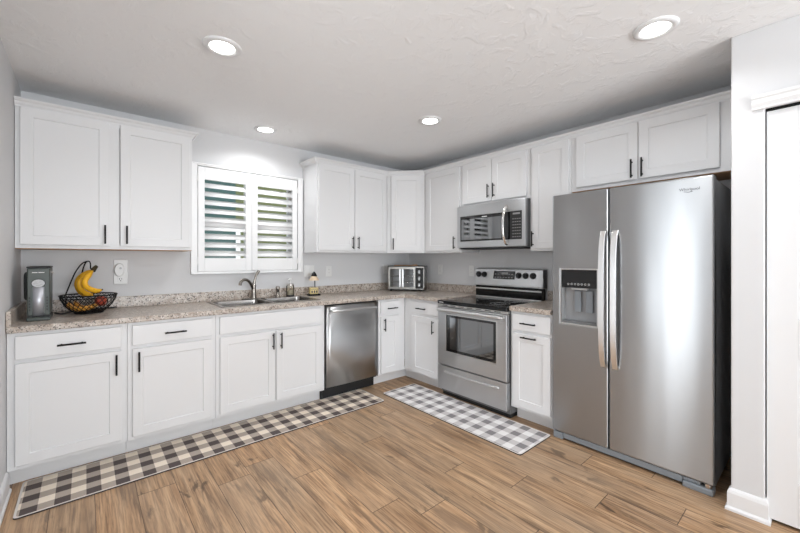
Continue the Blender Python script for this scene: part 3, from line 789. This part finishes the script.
# dispenser
dn = MB(); ring_xz(dn, .056, .316, .831, 1.224, .010, .010, -.6435, -.632)
bz = dn.build('dispenser_bezel', 'satin', ldo, bevel=.002)
cv = MB().box(.067, .072, -.632, -.578, .846, 1.09).box(.300, .305, -.632, -.578, .846, 1.09).box(.067, .305, -.583, -.578, .846, 1.09).box(.067, .305, -.632, -.578, .842, .847)
cv.build('dispenser_cavity', 'cavity', ldo)
MB().box(.067, .305, -.637, -.578, 1.09, 1.213).build('dispenser_panel', 'blackglass', ldo)
ic = MB()
for k in range(7): ic.tube([(.115+k*.023+.006*math.cos(a), -.6374, 1.115+.006*math.sin(a)) for a in (0, 1.05, 2.1, 3.14, 4.2, 5.24)], .0012, 5, True)
ic.build('dispenser_icons', 'mark', ldo)
MB().box(.13, .24, -.628, -.60, 1.075, 1.0895).build('dispenser_nozzle', 'lightgrey', ldo, bevel=.004)
for x in (.145, .222): MB().box(x, x+.045, -.606, -.597, .92, 1.07).build('dispenser_paddle', 'midgrey', ldo, bevel=.003)
MB().box(.072, .300, -.640, -.584, .8475, .857).build('drip_tray', 'darkgrey', ldo, bevel=.002)
def fr_handle(parent, x0, x1, name='handle'):
    zs = [.585+(1.472-.585)*k/24 for k in range(25)]; m = MB(); vs = []
    for k, z in enumerate(zs):
        u = k/24; yo = -.655-.044*(1-(2*u-1)**4)**.8; t_ = .016
        vs += [(x0, yo, z), (x1, yo, z), (x1, yo+t_, z), (x0, yo+t_, z)]
    fs = [(3, 2, 1, 0), (96, 97, 98, 99)]
    for k in range(24):
        for j in range(4): fs.append((k*4+j, k*4+(j+1) % 4, k*4+4+(j+1) % 4, k*4+4+j))
    m.add(vs, fs)
    for z in (.585, 1.452): m.box(x0+.003, x1-.003, -.655, -.6405, z, z+.02)
    return m.build(name, 'handle_pale', parent, bevel=.003)
fr_handle(ldo, .333, .366); fr_handle(rdo, .403, .437)
text_mesh('brand_lettering', 'Whirlpool', .0225, 'darkmark', rdo, (.795, -.6402, 1.680), (PI/2, 0, 0))
MB().tube([(.770, -.6405, 1.668), (.79, -.6405, 1.664), (.81, -.6405, 1.667)], .0012, 6).build('brand_swoosh', 'darkmark', rdo)
# base grille with hinge brackets
MB().box(.072, W-.142, -.626, -.57, .014, .053).build('base_grille', 'midgrey', fg_, bevel=.004)
MB().box(.002, .07, -.632, -.57, .0, .050).build('hinge_bracket', 'midgrey', fg_, bevel=.008)
MB().box(W-.14, W-.004, -.640, -.57, .0, .034).box(W-.14, W-.06, -.628, -.57, .034, .054).build('hinge_bracket', 'midgrey', fg_, bevel=.006)
MB().cyl((W-.03, -.615, .036), (W-.03, -.615, .0575), .018, n=16).build('hinge_pin', 'chrome', fg_)
MB().box(.02, W-.02, -.60, -.04, .0, .0175).build('feet_block', 'blackplastic', fg_)

# ------------------------------------------------------------------ toaster oven
to = thing('toaster_oven', 'steel toaster oven with double glass doors in the counter corner', 'toaster oven', (-.377, -.364, CT1+.0005), math.radians(-52))
w = .214; D = .265; Z0, Z1 = .018, .287
sh = MB().box(-w, w, .004, .01, Z0, Z0+.03).box(-w, w, .004, .01, Z1-.03, Z1).box(-w, -w+.01, 0.004, D, Z0, Z1).box(w-.01, w, .004, D, Z0, Z1).box(-w, w, .004, D, Z1-.008, Z1).box(-w, w, .004, D, Z0, Z0+.008).box(-w, w, D-.008, D, Z0, Z1)
sh.build('housing', 'toaster', to, bevel=.004)
MB().box(.114, .124, .006, D-.01, Z0+.008, Z1-.008).box(-w+.011, .114, D-.014, D-.0085, Z0+.01, Z1-.01).build('cavity_lining', 'lightgrey', to)
MB().box(-w-.002, w+.002, .01, D-.01, Z1, Z1+.008).build('top_plate', 'blackplastic', to)
ra = MB()
for z in (.10, .17):
    ra.tube([(-w+.02, .04, z), (.095, .04, z)], .003, 6).tube([(-w+.02, D-.03, z), (.095, D-.03, z)], .003, 6)
    for k in range(10): ra.tube([(-w+.03+k*.026, .04, z), (-w+.03+k*.026, D-.03, z)], .0018, 6)
ra.build('rack', 'chrome', to)
for x0, x1, hx in ((-w+.006, -.051, -.066), (-.047, .112, -.032)):
    d = MB(); ring_xz(d, x0, x1, Z0+.012, Z1-.012, .02, .02, -.006, .004); do = d.build('door', 'toaster', to, bevel=.002)
    MB().box(x0+.02, x1-.02, -.002, .002, Z0+.032, Z1-.032).build('glass_pane', 'glass', do)
    MB().box(hx-.008, hx+.008, -.028, -.018, Z0+.03, Z1-.03).box(hx-.006, hx+.006, -.018, -.006, Z0+.04, Z0+.055).box(hx-.006, hx+.006, -.018, -.006, Z1-.055, Z1-.04).build('handle', 'satin', do, bevel=.003)
MB().box(.116, w-.006, -.004, .004, Z0+.012, Z1-.012).build('control_panel', 'blackplastic', to, bevel=.002)
for z in (.075, .150, .225):
    kn_ = MB().cyl((.162, -.004, z), (.162, -.026, z), .022, .019, 20).build('knob', 'darkgrey', to); MB().box(.159, .165, -.029, -.0262, z-.017, z+.017).build('pointer', 'satin', kn_)
for x in (-w+.03, w-.03):
    for y in (.03, D-.03): MB().cyl((x, y, 0), (x, y, Z0), .014, n=14).build('foot', 'blackplastic', to)
MB().box(-.15, .12, .04, .22, Z1+.008, Z1+.016).cyl((.10, .05, Z1+.016), (.10, .05, Z1+.024), .03).build('baking_tray', 'wood_raw', to, bevel=.003)

# ------------------------------------------------------------------ coffee maker
cm = thing('coffee_maker', 'narrow sage green single-cup coffee maker with oval badge', 'coffee maker', (-3.4255, -.45, CT1+.0005))
MB().box(-.050, .050, .005, .25, .030, .318).build('housing', 'green', cm, bevel=.006, seg=3)
MB().box(-.051, .054, -.02, .25, 0, .022).build('base', 'green', cm, bevel=.006)
MB().box(-.05, .05, .01, .24, .022, .030).build('base_neck', 'blackplastic', cm)
MB().box(-.052, .052, .004, .252, .318, .328).build('lid', 'blackplastic', cm, bevel=.003)
MB().lathe([(.001, .0), (.030, .0), (.030, .172), (.001, .172)], (0, .020, .032), 32).build('steel_tumbler_panel', 'tumbler', cm)
ba = [(.032*math.cos(2*PI*k/32), .027*math.sin(2*PI*k/32)+.226) for k in range(32)]
MB().prism(ba, 'y', -.001, .006).build('badge_rim', 'blackplastic', cm)
MB().prism([(x*.88, (z-.226)*.86+.226) for x, z in ba], 'y', -.003, .0).build('badge', 'lightgrey', cm)
bm_ = MB()
for x, z, l in ((-.010, .234, .012), (.008, .234, .010), (-.012, .224, .02), (.012, .220, .012), (0, .214, .02)): bm_.box(x-l/2, x+l/2, -.0035, -.003, z-.0012, z+.0012)
bm_.build('badge_marks', 'dim', cm)
MB().box(-.028, -.004, .0035, .005, .289, .294).box(.000, .026, .0035, .005, .289, .294).build('name_strip', 'mark', cm)
sl = MB()
for k in range(5):
    for x in (-.038, .038): sl.box(x-.0035, x+.0035, .0035, .005, .06+k*.018, .072+k*.018)
sl.build('level_slots', 'blackplastic', cm)
MB().tube(smooth_path([(-.050, .10, .285), (-.061, .10, .28), (-.063, .10, .23), (-.062, .10, .16), (-.060, .10, .13), (-.050, .10, .125)], 4), .009, 10).build('side_handle', 'blackplastic', cm)
MB().cyl((.050, .03, .292), (.068, .03, .292), .0025).build('side_pin', 'chrome', cm)
tag(MB().tube(smooth_path([(-3.364, -.22, .930), (-3.33, -.24, .924), (-3.29, -.13, .921), (-3.22, -.055, .921), (-3.10, -.045, .921), (-3.03, -.04, .925)], 6), .005, 8).build('power_cord', 'blackplastic'),
    'black power cord lying on the counter behind the fruit bowl', 'cord')

# ------------------------------------------------------------------ fruit bowl with banana hook
BX, BY = -3.190, -.222
fb = thing('fruit_bowl', 'black wire fruit bowl with a tall banana hook on the left counter', 'fruit bowl', (BX, BY, CT1+.0005))
prof = [(.075, .006), (.105, .030), (.130, .062), (.148, .10), (.154, .125)]
def circ(r, z, n=40): return [(r*math.cos(2*PI*k/n), r*math.sin(2*PI*k/n), z) for k in range(n)]
MB().tube(circ(*prof[-1]), .0045, 8, True).tube(circ(.147, .108), .0025, 6, True).build('rim', 'black', fb)
MB().tube(circ(.075, .006), .005, 8, True).tube(circ(.04, .006), .003, 6, True).build('foot_ring', 'black', fb)
wr = MB(); N = 26
def pp(u):
    x = u*(len(prof)-1); i = min(int(x), len(prof)-2); f = x-i
    return prof[i][0]*(1-f)+prof[i+1][0]*f, prof[i][1]*(1-f)+prof[i+1][1]*f
for k in range(N):
    for s in (1, -1):
        pts = []
        for q in range(9):
            u = q/8; r, z = pp(u); a = 2*PI*k/N+s*u*.85; pts.append((r*math.cos(a), r*math.sin(a), z))
        wr.tube(pts, .0020, 5)
for k in range(8):
    a = PI*k/8; wr.tube([(.075*math.cos(a), .075*math.sin(a), .006), (-.075*math.cos(a), -.075*math.sin(a), .006)], .002, 5)
wr.build('wire_basket', 'black', fb)
# hook: two rods rise from the left rim and bend over the middle
ra_ = Vector((.758, -.651, 0))     # direction to the right as one looks at the bowl from the room
hk = MB()
for s in (-1, 1):
    n_ = Vector((.651, .758, 0))*s*.03
    pth = [ra_*-.112+n_*2.0+Vector((0, 0, .122)), ra_*-.096+n_*1.4+Vector((0, 0, .20)), ra_*-.070+n_*.9+Vector((0, 0, .285)), ra_*-.038+n_*.4+Vector((0, 0, .342)), ra_*-.010+n_*.1+Vector((0, 0, .358))]
    if s == 1: pth += [ra_*.006+Vector((0, 0, .350)), ra_*.010+Vector((0, 0, .328)), ra_*.010+Vector((0, 0, .310)), ra_*.022+Vector((0, 0, .304))]
    hk.tube(smooth_path(pth, 5), .0042, 8)
hk.build('banana_hook', 'black', fb)
def banana(pts, r, name, m, parent=None):
    p = smooth_path(pts, 4); n = len(p); rs = []
    for i in range(n):
        u = i/(n-1); rs.append(r*max(.20, min(1, (u+.02)/.20)**.8 if u < .2 else (1 if u < .78 else 1-.78*((u-.78)/.22)**1.5)))
    mb = MB().tube(p, r, 7, rs=rs)
    o = mb.build(name, m, parent)
    s = o.modifiers.new('sub', 'SUBSURF'); s.levels = 1; s.render_levels = 2
    MB().tube([p[-2], p[-1]+(p[-1]-p[-2])*.4], .006, 8, rs=[r*.34, r*.22]).build('banana_tip', 'stem', o)
    return o
bb = thing('banana_bunch', 'bunch of three yellow bananas hanging from the hook above the wire bowl', 'bananas', (BX, BY, CT1+.29))
def L(a, n, z): return ra_*a+Vector((.651, .758, 0))*n+Vector((0, 0, z))
MB().tube([L(.052, 0, .034), L(.038, 0, .020), L(.026, 0, .002)], .010, 10, rs=[.011, .014, .016]).build('bunch_stem', 'stem', bb)
banana([L(.024, .0, .006), L(-.012, .002, -.012), L(-.062, .0, -.046), L(-.078, -.002, -.092), L(-.058, -.006, -.134), L(-.020, -.012, -.158), L(.014, -.018, -.162)], .0215, 'banana', 'banana', bb)
banana([L(.032, -.014, .004), L(.012, -.030, -.022), L(-.020, -.044, -.060), L(-.022, -.050, -.104), L(.004, -.052, -.140), L(.040, -.050, -.158), L(.070, -.046, -.156)], .0195, 'banana', 'banana', bb)
banana([L(.042, -.018, .002), L(.046, -.054, -.025), L(.040, -.080, -.062), L(.054, -.090, -.098), L(.088, -.090, -.120), L(.124, -.084, -.130), L(.156, -.078, -.122)], .019, 'banana', 'banana', bb)
# fruit lying in the bowl
def lying(label, pts, r):
    b = banana(pts, r, 'banana', 'banana2'); return tag(b, label, 'banana', 'bananas lying in the wire bowl')
def Bp(a, n, z): return Vector((BX, BY, CT1))+L(a, n, z)
lying('ripe orange-yellow banana lying at the front of the wire bowl', [Bp(-.115, -.030, .075), Bp(-.080, -.058, .050), Bp(-.02, -.072, .036), Bp(.03, -.070, .040), Bp(.068, -.050, .056)], .019)
lying('ripe orange-yellow banana lying behind the front one in the wire bowl', [Bp(-.118, .02, .082), Bp(-.075, -.005, .050), Bp(-.02, -.018, .036), Bp(.03, -.014, .044), Bp(.07, .0, .066)], .019)
def apple(label, p, r):
    m = MB().lathe([(.001, -.78*r), (.35*r, -.88*r), (.72*r, -.68*r), (.97*r, -.1*r), (.95*r, .3*r), (.7*r, .72*r), (.35*r, .82*r), (.1*r, .68*r), (.001, .62*r)], n=24)
    t = thing('apple', label, 'apple', p, 0, 'apples in the wire bowl'); m.build('flesh', 'apple', t)
    MB().tube([(0, 0, .6*r), (.003, .002, .95*r), (.007, .004, 1.15*r)], .002, 6).build('stalk', 'stem', t)
apple('red apple lying at the right side of the wire bowl', Bp(.098, -.02, .088), .034)
apple('red apple lying at the back of the wire bowl', Bp(.03, .062, .072), .036)

# ------------------------------------------------------------------ outlets and switches
def outlet_parts(t, double=False):
    w = .058 if double else .036
    MB().box(-w, w, -.006, -.0003, -.0585, .0585).build('cover_plate', 'plate', t, bevel=.003)
    if double:
        for x in (-.023, .023): MB().box(x-.016, x+.016, -.009, -.006, -.033, .033).build('rocker_switch', 'plate', t, bevel=.002)
    else:
        r = MB().box(-.017, .017, -.0085, -.006, -.034, .034).build('receptacle', 'plate', t, bevel=.002)
        s = MB()
        for z in (-.018, .018): s.box(-.007, -.005, -.0088, -.0084, z-.004, z+.005).box(.005, .007, -.0088, -.0084, z-.004, z+.005)
        s.build('slots', 'dim', r)
G = 'electrical wall plates above the counter'
o1 = thing('wall_outlet', 'white wall outlet right of the banana hook, holding a plug-in night light', 'outlet', (-3.003, 0, 1.190), 0, G)
MB().box(-.043, .043, -.006, -.0003, -.094, .094).build('cover_plate', 'plate', o1, bevel=.004)
q_ = MB().box(-.018, .018, -.0085, -.006, -.078, -.040).build('receptacle', 'plate', o1, bevel=.002)
MB().box(-.008, -.005, -.0089, -.0084, -.060, -.048).build('slot', 'darkmark', q_); MB().box(.005, .008, -.0089, -.0084, -.060, -.048).build('slot', 'darkmark', q_); MB().cyl((0, -.0084, -.068), (0, -.0089, -.068), .0035, n=12).build('ground_hole', 'darkmark', q_)
sw = thing('light_switch', 'white double light switch plate between the window and the tiny lamp', 'switch', (-1.420, 0, 1.163), 0, G); outlet_parts(sw, True)
o2 = thing('wall_outlet', 'white wall outlet right of the tiny lamp, under the two-door wall cabinet', 'outlet', (-1.187, 0, 1.156), 0, G); outlet_parts(o2)
dup(o2, (-.395, 0, 1.165), 0, 'white wall outlet partly hidden behind the left of the toaster oven')
dup(o2, (0, -.563, 1.165), RZ, 'white wall outlet right of the toaster oven')
dup(o2, (0, -1.03, 1.160), RZ, 'white wall outlet directly left of the stove control panel')
nl = thing('night_light', 'round white plug-in night light on the outlet near the bananas', 'night light', (-3.012, -.0065, 1.205))
MB().prism([(.031*math.cos(2*PI*k/28), .050*math.sin(2*PI*k/28)) for k in range(28)], 'y', -.034, 0).build('housing', 'plate', nl, bevel=.006, seg=3)
MB().cyl((.006, -.034, .014), (.006, -.037, .014), .008, n=16).build('sensor', 'lightgrey', nl)

# ------------------------------------------------------------------ rugs
def rug(label, m, x0, x1, y0, y1):
    t = thing('kitchen_rug', label, 'rug', ((x0), (y0), 0), 0, 'checked kitchen rugs')
    w, d = x1-x0, y1-y0; r = .02
    a = rrect(0, w, 0, d, r, .0075, 4); b_ = rrect(0, w, 0, d, r, .0003, 4); n = len(a)
    a2 = rrect(.010, w-.010, .010, d-.010, r, .0075, 4)
    MB().add(a2, [tuple(range(n))]).build('woven_top', m, t)
    hm2 = MB(); bridge(hm2, a, a2); hm2.build('hem', 'hem', t)
    e = MB(); bridge(e, [(p[0], p[1], p[2]-.0004) for p in a], b_); e.add(b_, [tuple(reversed(range(n)))]); e.build('dark_edge', 'rugedge', t)  # sides and underside of the rug in a near-black tone
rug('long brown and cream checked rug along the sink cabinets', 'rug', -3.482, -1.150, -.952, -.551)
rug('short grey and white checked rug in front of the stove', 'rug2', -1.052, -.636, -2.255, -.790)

# ------------------------------------------------------------------ recessed ceiling lights
def downlight(label, loc):
    t = thing('recessed_light', label, 'ceiling light', loc, 0, 'recessed ceiling lights')
    MB().lathe([(.096, 0), (.096, -.004), (.090, -.010), (.072, -.012), (.060, -.006), (.060, -.0005)], n=40, caps=False).build('trim_ring', 'trim', t)
    MB().lathe([(.001, -.0075), (.0605, -.0075), (.0605, -.003), (.001, -.003)], n=32).build('diffuser', 'lamp_on', t)
    d = bpy.data.lights.new('lamp_glow', 'AREA'); d.shape = 'DISK'; d.size = .115; d.energy = LAMP_W; d.spread = math.radians(145); d.color = LAMP_COL
    l = bpy.data.objects.new('lamp_glow', d); C.objects.link(l); l.parent = t; l.location = (0, 0, -.0125)
    return t
zl = ZC-.0005
d0 = downlight('large round recessed light in the ceiling at upper left, nearest the left wall', (-2.652, -1.447, zl))
dup(d0, (-2.010, -.352, zl), label='small round recessed light in the ceiling above the shuttered window')
dup(d0, (-1.060, -1.438, zl), label='small round recessed light in the ceiling in front of the stove corner')
dup(d0, (-1.072, -3.008, zl), label='large round recessed light in the ceiling at upper right, near the refrigerator')
dup(d0, (-2.652, -4.4, zl), label='recessed light in the ceiling behind the camera, on the left')
dup(d0, (-2.00, -5.7, zl), label='recessed light in the ceiling behind the camera, on the right')
